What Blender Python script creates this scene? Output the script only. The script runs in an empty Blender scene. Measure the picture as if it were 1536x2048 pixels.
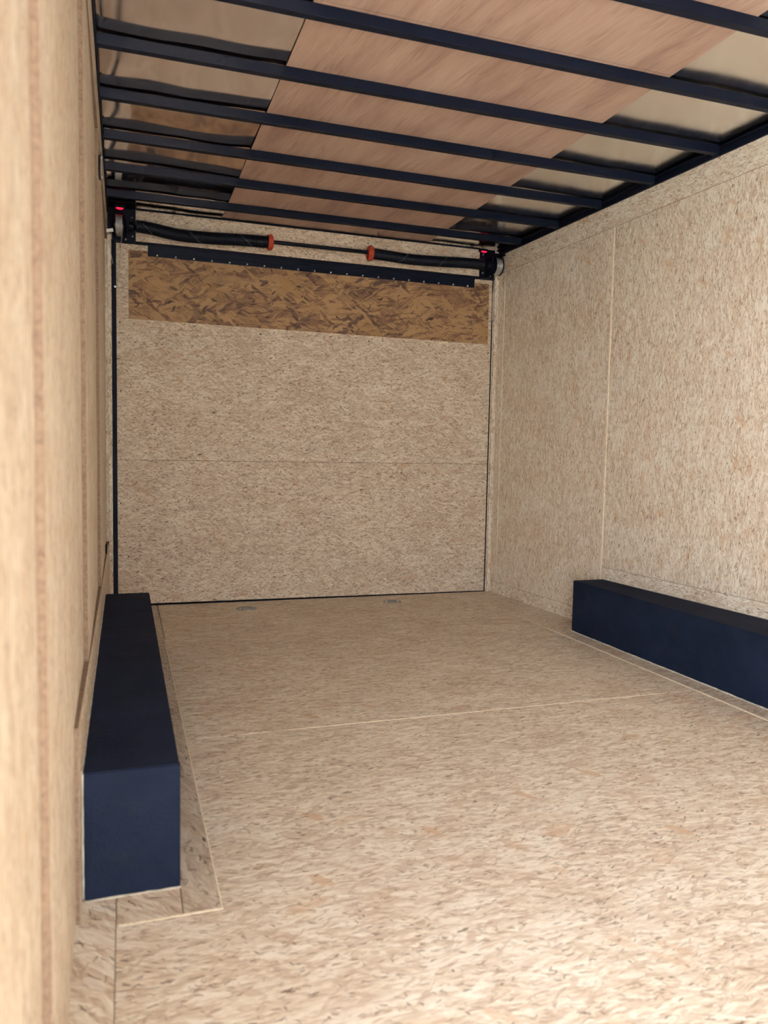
import bpy, bmesh, math, random
from mathutils import Vector, Matrix, noise
random.seed(7)
PI = math.pi
C = bpy.context.scene.collection
sc = bpy.context.scene

# ------------------------------------------------------------------ camera
CAM = Vector((0.0994, -4.7856, 0.9294))
YAW, PITCH, ROLL, FPX = -0.3274, -0.0732, 0.0192, 1533.2
cyw, syw, cp, sp, cr, sr = math.cos(YAW), math.sin(YAW), math.cos(PITCH), math.sin(PITCH), math.cos(ROLL), math.sin(ROLL)
fwd = Vector((-syw * cp, cyw * cp, sp)); right = Vector((cyw, syw, 0)); up = right.cross(fwd)
r2 = right * cr + up * sr; u2 = -right * sr + up * cr
cam_d = bpy.data.cameras.new('camera'); cam = bpy.data.objects.new('camera', cam_d); C.objects.link(cam)
m = Matrix.Identity(4)
for i in range(3):
    m[i][0] = r2[i]; m[i][1] = u2[i]; m[i][2] = -fwd[i]; m[i][3] = CAM[i]
cam.matrix_world = m
cam_d.sensor_fit = 'VERTICAL'; cam_d.sensor_height = 36.0; cam_d.lens = FPX / 2048 * 36.0
cam_d.clip_start = 0.01
cam_d.dof.use_dof = True; cam_d.dof.focus_distance = 4.2; cam_d.dof.aperture_fstop = 3.8
sc.camera = cam

# ------------------------------------------------------------------ world, light, exposure
w = bpy.data.worlds.new('sky'); sc.world = w; w.use_nodes = True
wn = w.node_tree.nodes; wl_ = w.node_tree.links
bg = wn['Background']
bg.inputs['Color'].default_value = (0.88, 0.93, 1.0, 1)
bg.inputs['Strength'].default_value = 10.5
sl = bpy.data.lights.new('sun', 'SUN'); sl.energy = 38; sl.angle = .01; sl.color = (1, .98, .95)
so = bpy.data.objects.new('sun', sl); C.objects.link(so)
so.rotation_euler = Vector((.50, -.34, -.80)).to_track_quat('-Z', 'Y').to_euler()
pd = bpy.data.lights.new('sky_portal', 'AREA'); pd.shape = 'RECTANGLE'; pd.size = 2.1; pd.size_y = 1.5
pd.cycles.is_portal = True
po = bpy.data.objects.new('sky_portal', pd); C.objects.link(po)
po.location = (-.10, -5.05, 1.0); po.rotation_euler = (0, -PI / 2, 0)      # faces +y, into the trailer
sc.view_settings.view_transform = 'Standard'
sc.view_settings.look = 'None'
sc.view_settings.gamma = 1.0
sc.view_settings.use_curve_mapping = False
sc.view_settings.exposure = 0.52
sc.cycles.use_denoising = True
sc.cycles.max_bounces = 6
sc.cycles.diffuse_bounces = 5
sc.cycles.glossy_bounces = 3
sc.cycles.transmission_bounces = 1
sc.cycles.use_adaptive_sampling = True
sc.cycles.adaptive_threshold = 0.08
sc.cycles.adaptive_min_samples = 12
sc.cycles.caustics_reflective = False

# ------------------------------------------------------------------ measures
HW = 2.290           # top of the side walls, underside of the roof bows
HB = 2.332           # top of the bows
WR = 2.5123
FRONT = -5.7
DY0, DY1 = -5.69, -4.42     # side door opening in the left wall, behind the camera
def wr(y): return WR - 0.0589 * y

# ------------------------------------------------------------------ materials
def new_mat(name):
    mt = bpy.data.materials.new(name); mt.use_nodes = True
    return mt, mt.node_tree.nodes, mt.node_tree.links, mt.node_tree.nodes['Principled BSDF']

class G:
    """small node helper"""
    def __init__(s, mt): s.n = mt.node_tree.nodes; s.l = mt.node_tree.links
    def put(s, sock, v):
        if hasattr(v, 'is_linked'): s.l.new(v, sock)
        else: sock.default_value = v
    def math(s, op, a, b=0.0, clamp=False):
        n = s.n.new('ShaderNodeMath'); n.operation = op; n.use_clamp = clamp
        s.put(n.inputs[0], a); s.put(n.inputs[1], b); return n.outputs[0]
    def mix(s, f, a, b, mode='MIX'):
        n = s.n.new('ShaderNodeMix'); n.data_type = 'RGBA'; n.blend_type = mode
        s.put(n.inputs[0], f); s.put(n.inputs[6], a); s.put(n.inputs[7], b); return n.outputs[2]
    def mixf(s, f, a, b):
        n = s.n.new('ShaderNodeMix'); n.data_type = 'FLOAT'
        s.put(n.inputs[0], f); s.put(n.inputs[2], a); s.put(n.inputs[3], b); return n.outputs[0]
    def rng(s, v, a, b, c=0.0, d=1.0):
        n = s.n.new('ShaderNodeMapRange'); n.clamp = True
        s.put(n.inputs[0], v)
        for i, x in enumerate((a, b, c, d)): n.inputs[i + 1].default_value = x
        return n.outputs[0]
    def mapping(s, vec, rot=0.0, scale=(1, 1, 1), loc=(0, 0, 0)):
        n = s.n.new('ShaderNodeMapping'); s.l.new(vec, n.inputs[0])
        n.inputs['Rotation'].default_value = (0, 0, rot); n.inputs['Location'].default_value = loc
        # rotate first, then scale: use two nodes
        n2 = s.n.new('ShaderNodeMapping'); s.l.new(n.outputs[0], n2.inputs[0]); n2.inputs['Scale'].default_value = scale
        return n2.outputs[0]
    def noise(s, vec, scale, detail=2.0, rough=0.5, dims='3D'):
        n = s.n.new('ShaderNodeTexNoise'); n.noise_dimensions = dims
        s.l.new(vec, n.inputs['Vector']); n.inputs['Scale'].default_value = scale
        n.inputs['Detail'].default_value = detail; n.inputs['Roughness'].default_value = rough
        return n.outputs['Fac'], n.outputs['Color']
    def voro(s, vec, scale=1.0, feature='F1', rand=1.0):
        n = s.n.new('ShaderNodeTexVoronoi'); n.voronoi_dimensions = '2D'; n.feature = feature
        s.l.new(vec, n.inputs['Vector']); n.inputs['Scale'].default_value = scale
        n.inputs['Randomness'].default_value = rand
        return n.outputs['Distance'], n.outputs.get('Color')
    def ramp(s, f, stops):
        n = s.n.new('ShaderNodeValToRGB'); s.l.new(f, n.inputs[0])
        e = n.color_ramp.elements
        while len(e) < len(stops): e.new(0.5)
        for el, (p, c) in zip(e, stops): el.position = p; el.color = (*c, 1)
        return n.outputs[0]
    def sep(s, col):
        n = s.n.new('ShaderNodeSeparateColor'); s.l.new(col, n.inputs[0]); return n.outputs

def osb_mat(name, plane, grain, size=1.0, pal=None, seed=0.0, spread=1.0, dark=1.0, rough=0.6, crack=1.0, flake=.42, pop=.42, bigv=.5, tan=None):
    """oriented strand board. plane: 'xy','xz','yz'; grain: angle of strands in that plane"""
    mt, n, l, b = new_mat(name); g = G(mt)
    pal = list(pal or PAL); pal.append(tan or tuple(c * k for c, k in zip(pal[1], (1.0, .84, .70))))
    tc = n.new('ShaderNodeTexCoord'); s = n.new('ShaderNodeSeparateXYZ'); l.new(tc.outputs['Object'], s.inputs[0])
    cmb = n.new('ShaderNodeCombineXYZ')
    i, j = {'xy': (0, 1), 'xz': (0, 2), 'yz': (1, 2)}[plane]
    oi = n.new('ShaderNodeObjectInfo'); off = g.math('MULTIPLY', oi.outputs['Random'], 7.0)
    l.new(g.math('ADD', s.outputs[i], off), cmb.inputs[0]); l.new(g.math('ADD', s.outputs[j], off), cmb.inputs[1]); cmb.inputs[2].default_value = seed
    uv0 = cmb.outputs[0]
    def warp(vec, sc_, amp):
        _, wc = g.noise(vec, sc_, 1.0)
        vm = n.new('ShaderNodeVectorMath'); vm.operation = 'MULTIPLY_ADD'
        l.new(wc, vm.inputs[0]); vm.inputs[1].default_value = (amp, amp, 0); l.new(vec, vm.inputs[2])
        return vm.outputs[0]
    uv = warp(uv0, 9.0 / size, .016 * size * spread)
    ragged = warp(uv, 75.0 / size, (.009 if spread <= 1 else .012) * size)
    def fib(a, su, sv, loc, det=2.0, rg=.6, base=None):
        return g.noise(g.mapping(base or uv, -(grain + a), (su / size, sv / size, 1), (loc, loc * .7, 0)), 1.0, det, rg)[0]
    # fine fibres, in patches of slightly different direction
    A = fib(0.02, 20, 260, 1.3); B = fib(.30 * spread, 22, 230, 4.1); D = fib(-.34 * spread, 22, 230, 7.7)
    m1 = fib(.2, 13, 42, 31.0, 2.0, .5, ragged); m2 = fib(-.2, 14, 46, 41.0, 2.0, .5, ragged)
    fibre = g.mixf(g.rng(m1, .53, .545), A, B); fibre = g.mixf(g.rng(m2, .545, .56), fibre, D)
    # every strand (cell) has a tone of its own
    cells = None
    for k, (a, su, sv, th) in enumerate([(0.03, 24, 150, 0), (.28 * spread, 20, 110, .66), (-.4 * spread, 22, 120, .72)]):
        v = g.mapping(ragged, -(grain + a), (su / size, sv / size, 1), (k * 1.7 + seed, k * .9, 0))
        d, c = g.voro(v); ch = g.sep(c)
        cells = ch[0] if cells is None else g.mixf(g.math('GREATER_THAN', ch[1], th), cells, ch[0])
    tone = g.math('ADD', g.math('MULTIPLY', g.math('SUBTRACT', fibre, .5), 1.5), g.math('MULTIPLY', g.math('SUBTRACT', cells, .5), flake))
    big, _ = g.noise(g.mapping(uv0, 0, (1, 1, 1), (2, 5, 0)), 4.5, 3.0)
    tone = g.math('ADD', g.math('ADD', tone, .5), g.math('MULTIPLY', g.math('SUBTRACT', big, .5), bigv))
    col = g.ramp(tone, [(0.10, pal[2]), (0.34, pal[1]), (0.52, pal[0]), (0.72, pal[3]), (.95, pal[3])])
    # crisp-edged tan and pale patches
    p1 = fib(.05, 9, 60, 51.0, 3.0, .65, ragged); p2 = fib(-.1, 8, 52, 61.0, 3.0, .65, ragged); p3 = fib(.7, 14, 44, 71.0, 2.0, .6, ragged)
    col = g.mix(g.rng(p1, .565, .585, 0, pop), col, (*pal[1], 1))
    col = g.mix(g.rng(p3, .62, .635, 0, pop), col, (*pal[2], 1))
    col = g.mix(g.rng(p2, .565, .60, 0, pop * .9), col, (*pal[3], 1))
    hue, _ = g.noise(g.mapping(uv, -grain, (3.5 / size, 12 / size, 1), (8, 1, 0)), 1.0, 3.0)
    col = g.mix(g.rng(hue, .5, .68, 0, .35), col, (*pal[1], 1))
    # separate strokes: strands of other tone and thin dark bark splinters
    def stroke(a, su, sv, act, rad, loc, op, basev=None):
        v = g.mapping(basev or ragged, -(grain + a), (su / size, sv / size, 1), (loc, loc * 1.3 + seed, 0))
        d, c = g.voro(v); ch = g.sep(c)
        m = g.math('MULTIPLY', g.math('GREATER_THAN', ch[0], 1 - act), g.rng(d, rad, rad * .8, 0, 1))
        return g.math('MULTIPLY', m, g.rng(ch[1], 0, 1, op * .35, op))
    for a, su, sv, act, rad, loc, op, cc in [(.15, 15, 55, .07, .42, 1, .7, 1), (-.5, 17, 50, .05, .42, 3, .8, 1), (.9, 20, 45, .035, .42, 5, .8, 1), (-.1, 16, 60, .06, .42, 7, .8, 3), (.25, 8, 26, .030, .40, 25, .75, 5), (-.9, 11, 30, .030, .40, 27, .8, 5), (.05, 6, 38, .05, .42, 29, .6, 3)]:
        col = g.mix(stroke(a, su, sv, act, rad, loc, op), col, (*pal[cc], 1))
    ck = None
    for a, su, sv, act, rad, loc, op in [(.04, 34, 260, .045, .36, 11, 1.0), (-.28 * spread, 42, 260, .05, .36, 13, 1.0), (.45 * spread, 46, 250, .04, .36, 15, 1.0), (-.95, 62, 260, .025, .36, 17, 1.0), (.15, 24, 120, .012, .36, 21, .95)]:
        m_ = stroke(a, su, sv, act * dark, rad, loc, op)
        ck = m_ if ck is None else g.math('MAXIMUM', ck, m_)
    # hairline cracks along strand edges
    de = n.new('ShaderNodeTexVoronoi'); de.voronoi_dimensions = '2D'; de.feature = 'DISTANCE_TO_EDGE'
    l.new(g.mapping(ragged, -(grain + .1), (24 / size, 95 / size, 1), (6, 2, 0)), de.inputs['Vector']); de.inputs['Scale'].default_value = 1.0
    mk, _ = g.noise(uv, 60.0 / size, 3.0)
    cr_ = g.math('MULTIPLY', g.rng(de.outputs['Distance'], .05, .015, 0, 1), g.rng(mk, .54, .62, 0, .5 * crack))
    ck = g.math('MAXIMUM', ck, cr_)
    col = g.mix(ck, col, (*pal[4], 1))
    l.new(col, b.inputs['Base Color'])
    b.inputs['Roughness'].default_value = rough
    b.inputs['Specular IOR Level'].default_value = 0.4
    bp = n.new('ShaderNodeBump'); bp.inputs['Strength'].default_value = .4; bp.inputs['Distance'].default_value = .0015
    h = g.noise(g.mapping(uv0, -grain, (20 / size, 200 / size, 1)), 1.0, 2.0, .6)[0]     # cheap relief along the strands
    l.new(h, bp.inputs['Height']); l.new(bp.outputs[0], b.inputs['Normal'])
    return mt

#        light              mid                dark               pale               chips
PAL = [(0.73, 0.64, 0.50), (0.63, 0.515, 0.395), (0.45, 0.33, 0.235), (0.86, 0.805, 0.69), (0.16, 0.10, 0.065)]
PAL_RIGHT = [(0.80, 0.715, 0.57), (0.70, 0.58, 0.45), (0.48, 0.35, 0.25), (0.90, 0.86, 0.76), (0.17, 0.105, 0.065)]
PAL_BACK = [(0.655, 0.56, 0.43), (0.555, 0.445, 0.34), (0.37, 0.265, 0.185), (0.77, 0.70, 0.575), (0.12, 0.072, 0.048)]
PAL_HEAD = [(0.37, 0.225, 0.11), (0.27, 0.15, 0.085), (0.13, 0.076, 0.055), (0.45, 0.29, 0.145), (0.06, 0.03, 0.022)]
PAL_GREY = [(0.55, 0.46, 0.36), (0.48, 0.39, 0.29), (0.38, 0.29, 0.21), (0.66, 0.59, 0.48), (0.13, 0.085, 0.055)]
M = {}
M['floor'] = osb_mat('floor_osb', 'xy', 0.0, size=1.1)
M['floor_patch'] = osb_mat('floor_patch_osb', 'xy', 1.9, size=1.8, pal=PAL_GREY, seed=3, dark=.8)
M['floor_patch_b'] = osb_mat('floor_front_patch_osb', 'xy', 2.3, size=1.8, seed=5, dark=.6)
M['side'] = osb_mat('side_wall_osb', 'yz', PI / 2, seed=1, size=.95)
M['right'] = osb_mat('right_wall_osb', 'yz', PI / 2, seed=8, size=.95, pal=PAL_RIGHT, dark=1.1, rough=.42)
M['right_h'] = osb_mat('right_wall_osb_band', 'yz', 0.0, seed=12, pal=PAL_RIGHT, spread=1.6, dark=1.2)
M['side_h'] = osb_mat('side_wall_osb_band', 'yz', 0.0, seed=2)
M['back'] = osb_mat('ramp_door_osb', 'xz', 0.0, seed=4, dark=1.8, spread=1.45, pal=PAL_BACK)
M['back_v'] = osb_mat('corner_post_osb', 'xz', PI / 2, seed=6)
M['header'] = osb_mat('header_board_osb', 'xz', 0.05, size=2.8, pal=PAL_HEAD, seed=9, spread=1.9, dark=.9, crack=.9, flake=.75, pop=.36, bigv=1.1, tan=(.40, .24, .10))

def edge_mat(name, c1, c2, sc_=120):
    mt, n, l, b = new_mat(name); g = G(mt)
    tc = n.new('ShaderNodeTexCoord'); f, _ = g.noise(tc.outputs['Object'], sc_, 3.0, .6)
    l.new(g.ramp(f, [(.3, c1), (.65, c2)]), b.inputs['Base Color']); b.inputs['Roughness'].default_value = .9
    return mt
M['edge'] = edge_mat('osb_cut_edge', (.17, .112, .075), (.30, .21, .145))
M['edge_light'] = edge_mat('osb_pale_edge', (.74, .62, .44), (.97, .90, .74))
M['caulk'] = edge_mat('caulk', (.42, .40, .33), (.66, .63, .54), 60)

def paint(name, col, rough=.45, bump=0.0, bscale=200, metal=0.0, spec=.18, var=0.0):
    mt, n, l, b = new_mat(name); g = G(mt)
    b.inputs['Roughness'].default_value = rough; b.inputs['Metallic'].default_value = metal
    b.inputs['Specular IOR Level'].default_value = spec
    tc = n.new('ShaderNodeTexCoord')
    f, _ = g.noise(tc.outputs['Object'], 7.0, 4.0, .6)
    hi = tuple(min(1, c * (1 + var) + var * .004) for c in col)
    l.new(g.ramp(f, [(.35, col), (.75, hi)]), b.inputs['Base Color'])
    if bump:
        f2, _ = g.noise(tc.outputs['Object'], bscale, 3.0, .6)
        bp = n.new('ShaderNodeBump'); bp.inputs['Strength'].default_value = bump; bp.inputs['Distance'].default_value = .002
        l.new(f2, bp.inputs['Height']); l.new(bp.outputs[0], b.inputs['Normal'])
    return mt
M['black'] = paint('black_painted_steel', (.006, .010, .024), .42, var=.25)
M['rail'] = paint('rail_paint', (.005, .008, .019), .5, var=.2)
M['gasket'] = paint('black_gasket', (.004, .007, .018), .6)
M['coating'] = paint('rough_black_coating', (.0105, .0170, .038), .72, bump=1.0, bscale=110, spec=.12, var=.5)
g = G(M['coating']); n = g.n; b = n['Principled BSDF']
tc = n.new('ShaderNodeTexCoord'); f1, _ = g.noise(g.mapping(tc.outputs['Object'], .4, (9, 5, 9)), 1.0, 6.0, .7)
old = b.inputs['Base Color'].links[0].from_socket
g.l.new(g.mix(g.rng(f1, .56, .74, 0, .45), old, (.035, .038, .045, 1)), b.inputs['Base Color'])
M['spring'] = paint('spring_steel_black', (.006, .009, .018), .38)
M['shaft'] = paint('dark_shaft_steel', (.007, .010, .018), .5)
M['white'] = paint('white_paint_mark', (.88, .89, .90), .6)
M['mark'] = paint('dull_paint_mark', (.16, .17, .19), .6)
M['red'] = paint('red_collar_plastic', (.46, .065, .035), .45, var=.2)
M['wire'] = paint('galvanised_wire', (.50, .50, .49), .42, metal=.6)
M['zinc'] = paint('zinc_plate', (.30, .31, .30), .4, metal=.75, var=.2)
M['bright'] = paint('bright_screw', (.85, .87, .88), .3, metal=.6)
M['screw'] = paint('dark_screw', (.03, .025, .025), .4)
M['concrete'] = paint('concrete_yard', (.46, .44, .40), .9, bump=.3, bscale=20, var=.2)
mt, n, l, b = new_mat('red_lens'); b.inputs['Base Color'].default_value = (.7, .01, .03, 1); b.inputs['Roughness'].default_value = .2
b.inputs['Emission Color'].default_value = (1, .01, .05, 1); b.inputs['Emission Strength'].default_value = 1.1; M['lens'] = mt

def plywood():
    mt, n, l, b = new_mat('pink_plywood'); g = G(mt)
    tc = n.new('ShaderNodeTexCoord')
    v = g.mapping(tc.outputs['Object'], -.10, (9, 1.6, 1))
    f1, c1 = g.noise(v, 1.0, 5.0, .62)
    v2 = g.mapping(tc.outputs['Object'], -.14, (120, 7, 1))
    f2, _ = g.noise(v2, 1.0, 3.0, .6)
    col = g.ramp(f1, [(.30, (.39, .26, .215)), (.5, (.53, .38, .31)), (.72, (.62, .475, .385))])
    col = g.mix(g.rng(f2, .35, .7, .28, 0), col, (.30, .17, .12, 1))
    v3 = g.mapping(tc.outputs['Object'], -.15, (7, .45, 1), (2.3, 0, 0))
    f3, _ = g.noise(v3, 1.0, 4.0, .6)
    line = g.math('ABSOLUTE', g.math('SUBTRACT', f3, .5))
    col = g.mix(g.rng(line, .012, .0, 0, .3), col, (.20, .11, .09, 1))
    l.new(col, b.inputs['Base Color']); b.inputs['Roughness'].default_value = .6
    return mt
M['ply'] = plywood()

def sheet(name, rough, col):
    mt, n, l, b = new_mat(name); g = G(mt)
    b.inputs['Base Color'].default_value = (*col, 1); b.inputs['Metallic'].default_value = 1.0
    tc = n.new('ShaderNodeTexCoord')
    f, _ = g.noise(g.mapping(tc.outputs['Object'], .3, (30, 3, 1)), 1.0, 3.0)
    l.new(g.rng(f, .2, .8, rough * .85, rough * 1.15), b.inputs['Roughness'])
    return mt
M['sheet_left'] = sheet('glossy_roof_metal', .09, (.77, .71, .70))
M['sheet_right'] = sheet('satin_roof_metal', .20, (.93, .91, .87))

# ------------------------------------------------------------------ mesh helpers
def obj(name, bm, mat, parent=None, smooth=False, label=None):
    me = bpy.data.meshes.new(name)
    bmesh.ops.recalc_face_normals(bm, faces=bm.faces[:])
    if smooth:
        for f in bm.faces: f.smooth = True
    bm.to_mesh(me); bm.free()
    for x in (mat if isinstance(mat, (list, tuple)) else [mat]): me.materials.append(x)
    o = bpy.data.objects.new(name, me); C.objects.link(o)
    if parent:
        o.parent = parent; o.matrix_parent_inverse = parent.matrix_world.inverted()
    if label: o['label'] = label
    return o
def struct(name, bm, mat, label=None):
    o = obj(name, bm, mat); o['kind'] = 'structure'
    if label: o['label'] = label
    return o
def thing(name, label, cat, loc=(0, 0, 0), group=None):
    o = bpy.data.objects.new(name, None); C.objects.link(o); o.location = loc; o.empty_display_size = .05
    o.matrix_world = Matrix.Translation(loc)
    o['label'] = label; o['category'] = cat
    if group: o['group'] = group
    return o
def tag(o, label, cat, group=None):
    o['label'] = label; o['category'] = cat
    if group: o['group'] = group
    return o
def hexa(bm, pts, mi=0, side_mi=None):
    """8 points: bottom 4 (ccw) then top 4"""
    v = [bm.verts.new(p) for p in pts]
    F = [(0, 3, 2, 1), (4, 5, 6, 7), (0, 1, 5, 4), (1, 2, 6, 5), (2, 3, 7, 6), (3, 0, 4, 7)]
    out = []
    for q in F:
        f = bm.faces.new([v[a] for a in q]); f.material_index = mi; out.append(f)
    return out
def box(x0, x1, y0, y1, z0, z1, bm=None, bevel=0.0):
    b2 = bmesh.new()
    hexa(b2, [(x0, y0, z0), (x1, y0, z0), (x1, y1, z0), (x0, y1, z0), (x0, y0, z1), (x1, y0, z1), (x1, y1, z1), (x0, y1, z1)])
    if bevel: bmesh.ops.bevel(b2, geom=b2.edges[:], offset=bevel, segments=2, profile=.6, affect='EDGES')
    if bm is None: return b2
    me = bpy.data.meshes.new('t'); b2.to_mesh(me); b2.free(); bm.from_mesh(me); bpy.data.meshes.remove(me)
    return bm
def face_mats(bm, axis, sign, mi_other=1):
    """faces whose normal is not +-axis get material 1 (cut edges)"""
    bm.normal_update()
    for f in bm.faces:
        f.material_index = 0 if abs(f.normal[axis]) > .7 else mi_other
    return bm
def tube(pts, r, segs=10, bm=None, caps=True):
    bm = bm or bmesh.new()
    pts = [Vector(p) for p in pts]; rs = r if isinstance(r, (list, tuple)) else [r] * len(pts)
    rings = []; prev = None
    for i, p in enumerate(pts):
        t = (pts[min(i + 1, len(pts) - 1)] - pts[max(i - 1, 0)]).normalized()
        if prev is None:
            a = Vector((0, 0, 1)) if abs(t.z) < .9 else Vector((1, 0, 0))
            nx = t.cross(a).normalized()
        else: nx = (prev - t * prev.dot(t)).normalized()
        prev = nx; ny = t.cross(nx)
        rings.append([bm.verts.new(p + nx * rs[i] * math.cos(2 * PI * k / segs) + ny * rs[i] * math.sin(2 * PI * k / segs)) for k in range(segs)])
    for a, b_ in zip(rings, rings[1:]):
        for k in range(segs):
            bm.faces.new((a[k], a[(k + 1) % segs], b_[(k + 1) % segs], b_[k]))
    if caps:
        bm.faces.new(rings[0][::-1]); bm.faces.new(rings[-1])
    return bm
def lathe(profile, origin, axis, segs=28, bm=None):
    """profile: (along, radius) list, closed with caps, about axis 'x','y','z'"""
    bm = bm or bmesh.new(); o = Vector(origin)
    ax = {'x': (Vector((1, 0, 0)), Vector((0, 1, 0)), Vector((0, 0, 1))), 'y': (Vector((0, 1, 0)), Vector((0, 0, 1)), Vector((1, 0, 0))), 'z': (Vector((0, 0, 1)), Vector((1, 0, 0)), Vector((0, 1, 0)))}[axis]
    rings = []
    for a, r in profile:
        rings.append([bm.verts.new(o + ax[0] * a + ax[1] * r * math.cos(2 * PI * k / segs) + ax[2] * r * math.sin(2 * PI * k / segs)) for k in range(segs)])
    for p, q in zip(rings, rings[1:]):
        for k in range(segs): bm.faces.new((p[k], p[(k + 1) % segs], q[(k + 1) % segs], q[k]))
    bm.faces.new(rings[0][::-1]); bm.faces.new(rings[-1])
    return bm
def cut(o, cutter_bm):
    """subtract a closed mesh from object o, once, and throw the cutter away"""
    me = bpy.data.meshes.new('cutter'); bmesh.ops.recalc_face_normals(cutter_bm, faces=cutter_bm.faces[:]); cutter_bm.to_mesh(me); cutter_bm.free()
    c = bpy.data.objects.new('cutter', me); C.objects.link(c)
    md = o.modifiers.new('b', 'BOOLEAN'); md.operation = 'DIFFERENCE'; md.solver = 'EXACT'; md.object = c
    bpy.context.view_layer.update()
    new = bpy.data.meshes.new_from_object(o.evaluated_get(bpy.context.evaluated_depsgraph_get()))
    o.modifiers.clear(); o.data = new
    bpy.data.objects.remove(c); bpy.data.meshes.remove(me)

# ------------------------------------------------------------------ floor
T = .018
floor = struct('floor', box(-.06, 2.95, FRONT, .16, -.10, -T - .001), M['edge'], 'strand board trailer floor in several sheets')
def fl(x0, x1, y0, y1, mat, label=None, skew=None):
    bm = box(x0, x1, y0, y1, -T, 0)
    if skew:
        for v in bm.verts:
            if v.co.x > (x0 + x1) / 2: v.co.x = wr(v.co.y) + .02
    face_mats(bm, 2, 1)
    bmesh.ops.bevel(bm, geom=[e for e in bm.edges if all(v.co.z > -.001 for v in e.verts)], offset=.0012, segments=1, affect='EDGES')
    return obj('floor_panel', bm, [mat, M['edge_light']], floor, label=label)
g_ = .0022
SX, PX, SY = 2.300, .286, -2.292
p_back = fl(PX + g_ / 2, SX - g_, SY + g_, .0, M['floor'])
bm = bmesh.new()      # the large front sheet is notched round the wheel box patch
o2 = [(.080, FRONT), (SX - g_, FRONT), (SX - g_, SY - g_), (PX + g_ / 2, SY - g_), (PX + g_ / 2, -3.262), (.080, -3.262)]
lo = [bm.verts.new((x, y, -T)) for x, y in o2]; hi = [bm.verts.new((x, y, 0)) for x, y in o2]
bm.faces.new(lo[::-1]); bm.faces.new(hi)
for k in range(6): bm.faces.new((lo[k], lo[(k + 1) % 6], hi[(k + 1) % 6], hi[k]))
face_mats(bm, 2, 1); obj('floor_panel', bm, [M['floor'], M['edge_light']], floor)
fl(.209, PX - g_, -3.256, -.0, M['floor_patch'], 'narrow greyish floor strip beside the wheel box')
fl(.080, .207, -3.256, -3.10, M['floor_patch_b'], 'small floor patch in front of the wheel box')
fl(.0, .0785, FRONT, -3.10, M['floor_patch_b'], 'narrow floor strip along the left wall')
fl(.0, .207, -3.098, .0, M['floor'])
fl(SX + .0065, 2.6, FRONT, .0, M['floor'], 'floor strip between seam and right wheel box', skew=True)
# raised pale fibres standing in the long seams
obj('seam', box(SX - g_ * .6, SX + .0062, FRONT, -1.13, -T, .0020), M['edge_light'], floor, label='pale ragged floor seam beside the right wheel box')
obj('seam', box(.62, 2.06, SY - g_ * .6, SY + g_ * .8, -T, .0008), M['edge_light'], floor)
obj('seam', box(PX - g_, PX + g_ / 2, -3.256, -.9, -T, -.0004), M['edge_light'], floor)
obj('seam', box(.084, PX, -3.2625, -3.2565, -T, .0010), M['edge_light'], floor)

# ------------------------------------------------------------------ side walls
def wall_piece(y0, y1, z0, z1, x_a, x_b, mat, parent, side, edge=None, label=None, t=.012):
    """x_a, x_b: proud distance of the face at y0 and at y1 from the wall plane"""
    bm = bmesh.new()
    if side == 'l':
        P = [(-t, y0, z0), (x_a, y0, z0), (x_b, y1, z0), (-t, y1, z0)]
    else:
        P = [(wr(y0) - x_a, y0, z0), (wr(y0) + t, y0, z0), (wr(y1) + t, y1, z0), (wr(y1) - x_b, y1, z0)]
    hexa(bm, P + [(p[0], p[1], z1) for p in P]); face_mats(bm, 0, 1)
    return obj('wall_panel', bm, [mat, edge or M['edge']], parent, label=label)
lb = box(-.08, -.0125, DY1, .15, -.10, HB + .03); box(-.08, -.0125, FRONT, DY0, -.10, HB + .03, lb); box(-.08, -.0125, DY0, DY1, 2.05, HB + .03, lb)
wl = struct('wall_left', lb, M['edge'], 'left trailer side wall of vertical strand board sheets')
ST = .011
seams = [DY1, -3.80, -2.74, -1.60, 0.0]
TOPZ, LOWZ = 2.142, .395
for y0, y1 in zip(seams, seams[1:]):
    far_low = LOWZ if y0 > -3.3 else -.015
    o = wall_piece(y0 + .001, y1 - .001, -.015, TOPZ - .001, ST, 0.0, M['side'], wl, 'l')
wall_piece(FRONT, DY0, -.015, TOPZ - .001, 0, 0, M['side'], wl, 'l')
wall_piece(FRONT, -.001, TOPZ, HW, ST + .001, ST + .001, M['side_h'], wl, 'l', label='horizontal strip of board along the top of the wall')
wall_piece(-3.235, -.001, -.010, LOWZ, ST + .002, ST + .002, M['side_h'], wl, 'l', label='low strip of board behind the wheel box')

wrr = bmesh.new()
P = [(wr(FRONT) + .0125, FRONT, -.1), (wr(FRONT) + .08, FRONT, -.1), (wr(.15) + .08, .15, -.1), (wr(.15) + .0125, .15, -.1)]
hexa(wrr, P + [(p[0], p[1], HB + .03) for p in P])
wright = struct('wall_right', wrr, M['edge'], 'right trailer side wall of vertical strand board sheets')
RS, RTOP, RLOW = -1.205, 2.170, .345
wall_piece(RS + .0056, -.001, .078, RTOP - .0015, 0, 0, M['right'], wright, 'r', M['edge_light'])
wall_piece(-2.40, RS - .0056, RLOW, RTOP - .0015, 0, 0, M['right'], wright, 'r', M['edge_light'])
wall_piece(-3.62, -2.402, RLOW, RTOP - .0015, 0, 0, M['right'], wright, 'r', M['edge_light'])
wall_piece(FRONT, -3.622, RLOW, RTOP - .0015, 0, 0, M['right'], wright, 'r', M['edge_light'])
wall_piece(FRONT, -.001, RTOP, HW, .0008, .0008, M['right_h'], wright, 'r', M['edge'], label='horizontal strip of board along the top of the wall')
wall_piece(FRONT, RS - .0056, -.01, RLOW - .0015, .001, .001, M['right_h'], wright, 'r', M['edge'], label='low strip of board behind the wheel box')
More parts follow.
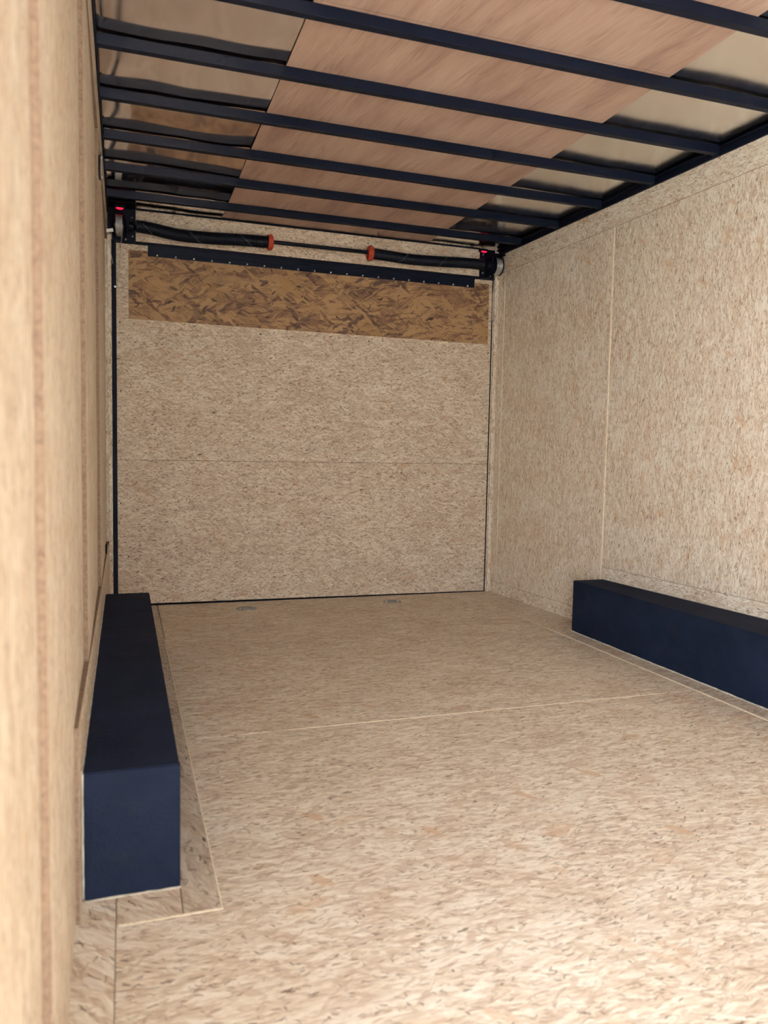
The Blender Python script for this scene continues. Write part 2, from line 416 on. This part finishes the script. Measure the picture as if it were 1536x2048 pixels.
wall_piece(RS - .002, -.001, -.01, .077, .001, .001, M['right_h'], wright, 'r', M['edge'], label='narrow strip of board along the floor')
obj('seam', box(wr(RS) - .0025, wr(RS) + .01, RS - .0055, RS + .0055, RLOW, RTOP - .002), M['edge_light'], wright, label='pale vertical seam between two wall sheets')
obj('seam', box(wr(-.09) - .002, wr(-.09) + .01, -.093, -.088, .08, 2.13), M['edge_light'], wright, label='pale seam close to the rear corner')

# ------------------------------------------------------------------ back wall frame, ramp door
DH = 2.126; XL, XR = .0607, 2.4700
wb = bmesh.new()
box(-.08, .036, 0.0, .15, -.10, HB + .03, wb); box(2.4765, 2.60, 0.0, .15, -.10, HB + .03, wb)
box(.036, 2.4765, 0.0, .15, 2.142, HB + .03, wb)
wback = struct('wall_back', wb, M['back_v'], 'strand board frame round the rear ramp door')
obj('wall_panel', face_mats(box(.05, 2.46, -.008, -.0002, 2.143, 2.318), 1, 1), [M['back'], M['edge']], wback, label='strand board strip above the ramp door behind the springs')
obj('corner_strip', box(2.483, 2.512, -.014, -.0002, .0, 2.13, bevel=.002), M['back_v'], wback, label='narrow vertical board strip in the right rear corner')
obj('corner_strip', box(.0135, .034, -.010, -.0002, .0, 2.17, bevel=.002), M['back_v'], wback, label='narrow vertical board strip in the left rear corner')
fr = bmesh.new()
box(.036, XL, -.004, .06, 0, 2.140, fr); box(XR + .001, 2.4765, -.002, .06, 0, 2.140, fr)
box(.036, 2.4765, -.006, .06, DH + .002, 2.1415, fr); box(-.06, 2.6, .0005, .15, -.09, .0035, fr)
struct('trim_1', fr, M['gasket'], 'black steel frame and seal round the ramp door')
tb = bmesh.new(); box(.172, 2.362, -.016, -.0085, 2.3185, HB - .004, tb)
struct('trim_2', tb, M['gasket'], 'thin black angle rail above the board over the door')
door = struct('door_1', box(XL, XR, .018, .09, .004, DH), M['gasket'], 'rear ramp door faced with two strand board sheets')
SEAM = .876
d1 = bmesh.new()
hexa(d1, [(XL + .001, .002, .013), (XR, .002, .006), (XR, .018, .006), (XL + .001, .018, .013), (XL + .001, .002, SEAM - .001), (XR, .002, SEAM + .0075), (XR, .018, SEAM + .0075), (XL + .001, .018, SEAM - .001)])
obj('door_panel', face_mats(d1, 1, 1), [M['back'], M['edge']], door)
d1 = bmesh.new()
hexa(d1, [(XL + .001, .002, SEAM + .001), (XR, .002, SEAM + .0095), (XR, .018, SEAM + .0095), (XL + .001, .018, SEAM + .001), (XL + .001, .002, DH), (XR, .002, DH), (XR, .018, DH), (XL + .001, .018, DH)])
obj('door_panel', face_mats(d1, 1, 1), [M['back'], M['edge']], door)
sm = None
for x, z in [(.085, 2.105), (.080, 1.675), (.083, 1.28), (.080, .62), (.12, .30), (2.452, 1.64), (2.45, 1.2), (2.45, .5), (.9, 1.66), (1.6, 1.665), (1.25, 1.1), (1.84, .82)]:
    s_ = lathe([(0, .0045), (.002, .004), (.0028, .0015)], (0, 0, 0), 'y', 8) if sm is None else None
    if sm is None:
        for v in s_.verts: v.co.y *= -1
        o = obj('screw', s_, M['screw'], door); sm = o.data
    else:
        o = bpy.data.objects.new('screw', sm); C.objects.link(o); o.parent = door
    o.location = (x, .002, z)

hb = obj('header_board', face_mats(box(.129, 2.443, -.007, .0018, 1.697, 2.098, bevel=.0012), 1, 1), [M['header'], M['edge_light']])
bm = bmesh.new(); bm.from_mesh(hb.data)
for v in bm.verts:
    if v.co.z > 1.9: v.co.z += (v.co.x - .129) / 2.314 * .006 - .006
bm.to_mesh(hb.data); bm.free()
tag(hb, 'long dark brown coarse strand board screwed across the top of the ramp door', 'board')

strip = thing('riveted_strip', 'black metal strip with bright rivets over the top edge of the brown board', 'metal strip', (1.284, -.007, 2.064))
sb = box(.237, 2.331, -.0105, -.0072, 2.064, 2.120); box(.237, 2.331, -.016, -.0072, 2.112, 2.1245, sb); box(.237, 2.331, -.0125, -.0072, 2.096, 2.0995, sb)
obj('strip', sb, M['black'], strip)
rm = None
for i in range(20):
    x = .289 + i * (2.281 - .289) / 19
    if rm is None:
        b_ = lathe([(0, .0052), (-.0018, .0050), (-.0034, .0032), (-.004, .001)], (0, 0, 0), 'y', 10)
        o = obj('rivet', b_, M['bright'], strip, smooth=True); rm = o.data
    else:
        o = bpy.data.objects.new('rivet', rm); C.objects.link(o); o.parent = strip
    o.matrix_parent_inverse = strip.matrix_world.inverted(); o.location = (x, -.0105, 2.0725)

# ------------------------------------------------------------------ ceiling: rails, bows, plywood, roof metal
ceil = bmesh.new(); hexa(ceil, [(-.08, FRONT, 2.375), (wr(FRONT) + .08, FRONT, 2.375), (wr(.15) + .08, .15, 2.375), (-.08, .15, 2.375), (-.08, FRONT, 2.42), (wr(FRONT) + .08, FRONT, 2.42), (wr(.15) + .08, .15, 2.42), (-.08, .15, 2.42)])
ceiling = struct('ceiling', ceil, M['sheet_right'], 'open trailer roof of steel bows, plywood and bare metal')
def warp(x, y, amp):
    return amp * (noise.noise(Vector((x * 2.6, y * 2.0, 3.1))) + .55 * noise.noise(Vector((x * 5.5, y * 4.2, 9.7))))
def roof_sheet(x0, x1f, mat, amp, label, zoff):
    bm = bmesh.new(); ny = 150; nx = 34; rows = []
    for j in range(ny + 1):
        y = FRONT + (0 - FRONT) * j / ny; row = []
        for i in range(nx + 1):
            x = x0 + (x1f(y) - x0) * i / nx
            row.append(bm.verts.new((x, y, zoff + abs(amp) * .8 + warp(x, y, amp))))
        rows.append(row)
    for j in range(ny):
        for i in range(nx): bm.faces.new((rows[j][i], rows[j][i + 1], rows[j + 1][i + 1], rows[j + 1][i]))
    return obj('roof_sheet', bm, mat, ceiling, smooth=True, label=label)
PLX0, PLX1 = .664, 2.0
roof_sheet(-.012, lambda y: PLX0 + .05, M['sheet_left'], .006, 'shiny wavy bare roof metal left of the plywood', HB + .002)
roof_sheet(PLX1 - .05, lambda y: wr(y) + .01, M['sheet_right'], .003, 'satin bare roof metal right of the plywood', HB + .003)
BOWS = [-.268, -.680, -1.080, -1.487, -1.896, -2.313, -2.730, -3.14, -3.55, -3.96, -4.37, -4.78]
bs = [0.0, -1.10, -2.36, -3.58, -4.80, FRONT]
for a, b_ in zip(bs, bs[1:]):
    obj('plywood_panel', face_mats(box(PLX0, PLX1, b_ + .001, a - .001, HB + .0008, HB + .0035), 2, 1), [M['ply'], M['edge']], ceiling)
for y in BOWS:
    x1 = wr(y) - .018
    bm = bmesh.new(); W_ = .030
    sk = -.014 if y > -.3 else -.006
    bm = box(.018, x1, y - W_, y, HW + .003, HB, bevel=.0022)
    for v in bm.verts: v.co.y += sk * (v.co.x / 2.5)
    for x in (.018, x1 - .006):     # welded end clips
        box(x, x + .006, y - W_ - .006, y + .006, HW + .001, HB - .002, bm)
    obj('bow', bm, M['black'], ceiling)
rl = bmesh.new(); box(-.011, .0185, FRONT, .0, HW + .0006, HB - .001, rl, )
struct('trim_3', rl, M['rail'], 'black steel top rail along the left wall')
rr = bmesh.new()
def rail_r(d0, d1, z0, z1):
    hexa(rr, [(wr(FRONT) - d1, FRONT, z0), (wr(FRONT) - d0, FRONT, z0), (wr(0) - d0, 0, z0), (wr(0) - d1, 0, z0), (wr(FRONT) - d1, FRONT, z1), (wr(FRONT) - d0, FRONT, z1), (wr(0) - d0, 0, z1), (wr(0) - d1, 0, z1)])
rail_r(-.010, .003, HW + .0006, HB - .001); rail_r(.003, .018, HB - .012, HB - .003); rail_r(.003, .010, HW + .0006, HW + .006)
struct('trim_4', rr, M['rail'], 'black steel top rail along the right wall')

# ------------------------------------------------------------------ wheel boxes
def wheel_box(name, pts_b, h, label, bead_pts):
    root = thing(name, label, 'wheel box', (sum(p[0] for p in pts_b) / 4, sum(p[1] for p in pts_b) / 4, 0), 'wheel boxes along the side walls')
    bm = bmesh.new(); hexa(bm, [(*p, .0005) for p in pts_b] + [(*p, h) for p in pts_b])
    bmesh.ops.subdivide_edges(bm, edges=bm.edges[:], cuts=0)
    bmesh.ops.bevel(bm, geom=bm.edges[:], offset=.003, segments=2, affect='EDGES')
    obj('cover', bm, M['coating'], root)
    for pts, r in bead_pts:
        full = []
        for a, b_ in zip(pts, pts[1:]):
            a, b_ = Vector(a), Vector(b_); n_ = max(4, int((b_ - a).length / .02))
            full += [a.lerp(b_, i / n_) for i in range(n_)]
        full.append(Vector(pts[-1]))
        rs = [r * random.uniform(.7, 1.3) for _ in full]
        obj('caulk_bead', tube(full, rs, 6), M['caulk'], root, smooth=True)
    return root
yf, yb, h = -3.157, -1.080, .272
L0 = .0155
box_l = wheel_box('wheel_box', [(L0, yf), (.207, yf), (.207, yb), (L0, yb)], h, 'black rough coated wheel box on the floor along the left wall', [
    ([(L0, yf - .001, .006), (L0, yf - .001, h)], .0022), ([(L0 + .001, yf - .002, .002), (.10, yf - .003, .003), (.209, yf - .002, .002)], .0022),
    ([(L0 - .001, yf, h - .001), (L0 - .001, yb, h - .001)], .0022), ([(.2085, yf, .0015), (.2085, yb, .0015)], .0015)])
# corner angle of the cover, seen as a thin raised line down the front edge
obj('corner_edge', box(.2045, .2085, yf - .0012, yf + .02, .004, h - .004), M['coating'], box_l)
rin, ryb, rh, ryf = 2.3963, -1.2257, .277, -3.33
box_r = wheel_box('wheel_box', [(rin, ryf), (wr(ryf) - .003, ryf), (wr(ryb) - .003, ryb), (rin, ryb)], rh, 'black rough coated wheel box on the floor along the right wall', [
    ([(rin - .001, ryb + .002, .0015), (rin - .001, ryf, .0015)], .0035), ([(wr(ryb) - .002, ryb, rh), (wr(ryf) - .002, ryf, rh)], .0018), ([(rin, ryb + .001, .001), (wr(ryb) - .004, ryb + .001, .001)], .002)])

# ------------------------------------------------------------------ counterbalance springs over the door
SZ, SYY = 2.201, -.085
asm = thing('torsion_spring_assembly', 'black torsion spring shaft with two coil springs and red collars above the ramp door', 'spring shaft', (1.27, SYY, SZ))
obj('shaft', tube([(.045, SYY, SZ), (2.485, SYY, SZ)], .0115, 14), M['shaft'], asm, smooth=True)
def curve(keys):
    def f(x):
        ks = keys
        for (x0, z0), (x1, z1) in zip(ks, ks[1:]):
            if x <= x1:
                t = (x - x0) / (x1 - x0); t = t * t * (3 - 2 * t); return z0 + (z1 - z0) * t
        return ks[-1][1]
    return f
def spring(x0, x1, keys, r, stripes):
    f = curve(keys); n_ = int((x1 - x0) / .0085); pts = []; rs = []
    for i in range(n_):
        for q, dr in ((0, -.0022), (.3, .0010), (.7, .0010)):
            x = x0 + (x1 - x0) * (i + q) / n_; pts.append((x, SYY, f(x))); rs.append(r + dr)
    sp_ = obj('coil_spring', tube(pts, rs, 18), M['spring'], asm, smooth=True)
    for xa, xb, sgn in stripes:            # broken helical paint line on the coils
        bm = bmesh.new()
        k = 13
        for i in range(k):
            t = i / (k - 1); x = xa + (xb - xa) * t; a = -1.35 + 2.7 * t
            if sgn < 0: a = -a
            x = x0 + (x1 - x0) * (round((x - x0) / (x1 - x0) * n_) + .5) / n_
            c, s_ = math.cos(a), math.sin(a); R = r + .0012
            p = Vector((x, SYY - c * R, f(x) - s_ * R)); tn = Vector((0, s_, -c)); nn = Vector((0, -c, -s_))
            q = [p + Vector((dx, 0, 0)) + tn * dt for dx, dt in ((-.0028, -.0022), (.0028, -.0022), (.0028, .0022), (-.0028, .0022))]
            hexa(bm, [v - nn * .001 for v in q] + [v + nn * .0006 for v in q])
        obj('paint_line', bm, M['mark'], sp_)['kind'] = 'stuff'
spring(.172, .925, [(.172, 2.207), (.45, 2.181), (.93, 2.197)], .0345, [(.10 + .07, .26, 1), (.43, .53, 1), (.73, .83, 1)])
spring(1.585, 2.36, [(1.58, 2.196), (1.85, 2.186), (2.36, 2.203)], .0325, [(1.75, 1.83, -1), (2.02, 2.10, -1)])
for x, s_ in ((.925, 1), (1.585, -1)):
    b_ = lathe([(0, .030), (0, .042), (s_ * .004, .044), (s_ * .024, .044), (s_ * .030, .038), (s_ * .030, .013)], (x, SYY, 2.197), 'x', 24)
    for k in range(4):
        a = k * PI / 2 + .5
        box(x + min(s_ * .008, s_ * .022), x + max(s_ * .008, s_ * .022), SYY + .043 * math.cos(a) - .005, SYY + .043 * math.cos(a) + .005, 2.197 + .043 * math.sin(a) - .005, 2.197 + .043 * math.sin(a) + .005, b_)
    obj('collar', b_, M['red'], asm)
def drum(xa, xb, r, label=None):
    d = 1 if xb > xa else -1
    b_ = lathe([(xa - d * .004, .02), (xa - d * .004, r + .006), (xa, r + .006), (xa, r - .002), (xb, r - .002), (xb, r + .006), (xb + d * .004, r + .006), (xb + d * .012, r * .5), (xb + d * .03, r * .4), (xb + d * .03, .012)], (0, SYY, SZ), 'x', 36)
    dr = obj('cable_drum', b_, M['spring'], asm, smooth=False)
    turns = 9; pts = []
    lo, hi = (xa, xb) if xa < xb else (xb, xa)
    for i in range(turns * 28 + 1):
        a = 2 * PI * i / 28; x = lo + .0028 + (hi - lo - .0056) * i / (turns * 28)
        pts.append((x, SYY + (r + .0005) * math.cos(a), SZ + (r + .0005) * math.sin(a)))
    obj('wound_cable', tube(pts, .0023, 5), M['wire'], dr, smooth=True)
    return dr
drum(.058, .100, .057); drum(2.478, 2.430, .052)
for x in (.145, 2.385): obj('bearing', lathe([(-.012, .012), (-.012, .026), (.012, .026), (.012, .012)], (x, SYY, SZ), 'x', 20), M['spring'], asm)

pl = thing('bearing_bracket', 'black steel bearing plate holding the left end of the spring shaft', 'bracket', (.11, -.02, 2.13), 'brackets at the ends of the spring shaft')
b_ = box(.040, .170, -.016, -.0085, 2.128, 2.331); box(.0155, .040, -.016, -.0105, 2.176, 2.322, b_)
obj('plate', b_, M['gasket'], pl)
obj('dark_sheet', box(.0195, .170, -.135, -.016, 2.318, 2.323), M['gasket'], pl)  # added black sheet standing for the plate's dark reflection in the roof metal
obj('arm', box(.122, .130, -.115, -.016, 2.15, 2.25, bevel=.002), M['gasket'], pl)
obj('flange', box(.040, .170, -.026, -.016, 2.128, 2.134), M['black'], pl)
for x, z in ((.152, 2.165), (.150, 2.27), (.115, 2.145)):
    obj('bolt', lathe([(0, .006), (-.004, .006), (-.005, .004)], (x, -.016, z), 'y', 6), M['zinc'], pl)
pr = thing('bearing_bracket', 'black steel bearing plate holding the right end of the spring shaft', 'bracket', (2.42, -.02, 2.13), 'brackets at the ends of the spring shaft')
obj('plate', box(2.364, 2.474, -.016, -.0085, 2.132, 2.322), M['gasket'], pr)
obj('arm', box(2.405, 2.412, -.120, -.016, 2.135, 2.262, bevel=.002), M['gasket'], pr)
obj('flange', box(2.364, 2.474, -.030, -.016, 2.128, 2.134), M['black'], pr)
obj('dark_sheet', box(2.412, 2.500, -.125, -.016, 2.268, 2.273), M['gasket'], pr)
for x, z in ((2.385, 2.165), (2.385, 2.285), (2.44, 2.15)):
    obj('bolt', lathe([(0, .006), (-.004, .006), (-.005, .004)], (x, -.016, z), 'y', 6), M['zinc'], pr)

def red_lamp(x, y, z, label):
    r_ = thing('marker_light', label, 'light', (x, y, z), 'red marker lights above the ramp door')
    obj('housing', box(x - .028, x + .028, y - .004, y + .028, z + .006, z + .022, bevel=.004), M['gasket'], r_)
    b_ = lathe([(0, .004), (.003, .012), (.007, .016), (.010, .0165)], (0, 0, 0), 'z', 16)
    for v in b_.verts: v.co.x *= 1.3; v.co.y *= .5; v.co += Vector((x, y + .002, z - .003))
    obj('lens', b_, M['lens'], r_, smooth=True)
red_lamp(.083, -.085, 2.292, 'small glowing red marker light above the left cable drum')
red_lamp(2.372, -.06, 2.290, 'small glowing red marker light above the right end of the springs')

lc = thing('lift_cable', 'thin steel lift cable hanging from the left drum down the ramp door edge', 'cable', (.097, -.085, 2.14), 'lift cables of the ramp door')
obj('cable', tube([(.099, SYY - .056, SZ - .01), (.097, -.125, 2.16), (.093, -.09, 2.132), (.088, -.030, 2.10), (.080, -.02, 1.99), (.072, -.014, 1.90), (.062, -.008, 1.872)], .0018, 6), M['wire'], lc, smooth=True)
obj('eye_bolt', lathe([(0, .003), (-.012, .003), (-.013, .006), (-.018, .006)], (.056, -.004, 1.872), 'y', 10), M['bright'], lc, label='bright eye bolt')
lt = obj('cable_tag', box(-.019, .019, -.0012, .0012, -.0095, .0095, bevel=.001), M['white'])
lt.location = (.030, -.118, 2.160); lt.rotation_euler = (0, -.22, 0)
tag(lt, 'small white tag sticking out left of the left cable drum', 'tag')
fz = obj('cable_end', tube([(.030, -.012, 2.115), (.034, -.016, 2.06), (.045, -.014, 2.00)], .0018, 6), M['wire'])
tag(fz, 'short frayed end of pale wire at the left rear corner below the bracket', 'wire')
lr = thing('lift_cable', 'thin steel lift cable hanging from the right drum down the ramp door edge', 'cable', (2.43, -.085, 2.14), 'lift cables of the ramp door')
obj('cable', tube([(2.434, SYY - .050, SZ - .012), (2.434, -.13, 2.15), (2.440, -.09, 2.11), (2.452, -.045, 2.02), (2.468, -.012, 1.90), (2.472, -.009, 1.86)], .0021, 6), M['wire'], lr, smooth=True)
obj('eye_bolt', lathe([(0, .003), (-.010, .003), (-.011, .007), (-.017, .007)], (2.472, -.004, 1.857), 'y', 10), M['zinc'], lr)

# ------------------------------------------------------------------ recessed tie-down rings
def tie_down(mat_axis, label, cx, cy, cz, a, b2, colour, group=None, proud=.0015, depth=.014, panel=None):
    """built flat facing +z then turned; a, b2 half sizes"""
    root = thing('tie_down_ring', label, 'tie-down ring', (cx, cy, cz), group)
    R = {'z': Matrix.Identity(4), 'x': Matrix.Rotation(PI / 2, 4, 'Y')}[mat_axis]
    root.matrix_world = Matrix.Translation((cx, cy, cz)) @ R
    def put(nm, bm, mt, sm=True, parent=root):
        for v in bm.verts: v.co = root.matrix_world @ v.co
        return obj(nm, bm, mt, parent, smooth=sm)
    def oval(prof, segs=32):
        bm = lathe(prof, (0, 0, 0), 'z', segs)
        for v in bm.verts: v.co.y *= b2 / a
        return bm
    k = a
    pan = oval([(proud - .003, k * .98), (proud, k), (proud + .001, k * .97), (proud + .0008, k * .82), (-depth * .6, k * .70), (-depth, k * .45), (-depth - .001, k * .05)])
    put('pan', pan, colour)
    ring = [(k * .52 * math.cos(t), b2 * .50 * math.sin(t) - b2 * .05, -depth * .3 + .003) for t in [(-.15 + 1.3 * i / 20) * PI for i in range(21)]]
    put('ring', tube(ring, .0045, 8), M['zinc'])
    put('clamp', box(-k * .42, k * .42, -b2 * .50, -b2 * .25, -depth * .5, .002 + proud, bevel=.002), M['zinc'], False)
    for s_ in (-1, 1):
        put('bolt', lathe([(proud, .006), (proud + .0025, .0055), (proud + .0035, .003)], (s_ * k * .60, 0, -.0005), 'z', 8), M['bright'], False)
    if panel is not None:
        c = oval([(-.05, k * .80), (.05, k * .80)])
        for v in c.verts: v.co = root.matrix_world @ v.co
        cut(panel, c)
    return root
tie_down('z', 'grey recessed tie-down ring in the floor by the ramp door, nearer the left wheel box', .790, -.222, 0, .062, .052, M['zinc'], 'floor tie-down rings by the ramp door', panel=p_back)
tie_down('z', 'grey recessed tie-down ring in the floor by the ramp door, nearer the right wall', 1.718, -.218, 0, .062, .052, M['zinc'], 'floor tie-down rings by the ramp door', panel=p_back)
# let the pans sink through the floor base as well
for cx, cy in ((.790, -.222), (1.718, -.218)):
    c = lathe([(-.06, .05), (.0, .05)], (cx, cy, 0), 'z', 24); cut(floor, c)
tie_down('x', 'silver oval tie-down ring high on the left wall under the roof', .012, -1.49, 2.035, .062, .058, M['zinc'], proud=.010, depth=.001)
tie_down('x', 'dark oval tie-down low on the left wall near the ramp door', .006, -.555, .407, .050, .032, M['spring'], proud=.006, depth=.001)

# ------------------------------------------------------------------ the yard outside the open side door
yard = struct('ground', box(-30, 30, -35, -6.8, -.66, -.62), M['concrete'], 'concrete yard outside the open side door of the trailer')
yard.name = 'ground'

# ------------------------------------------------------------------ front wall behind the camera, with an added gap letting in daylight
wf = struct('wall_front', box(.55, wr(FRONT) + .08, FRONT - .06, FRONT - .001, -.10, HB + .09), M['back'], 'front wall of the trailer behind the camera with an added daylight gap')
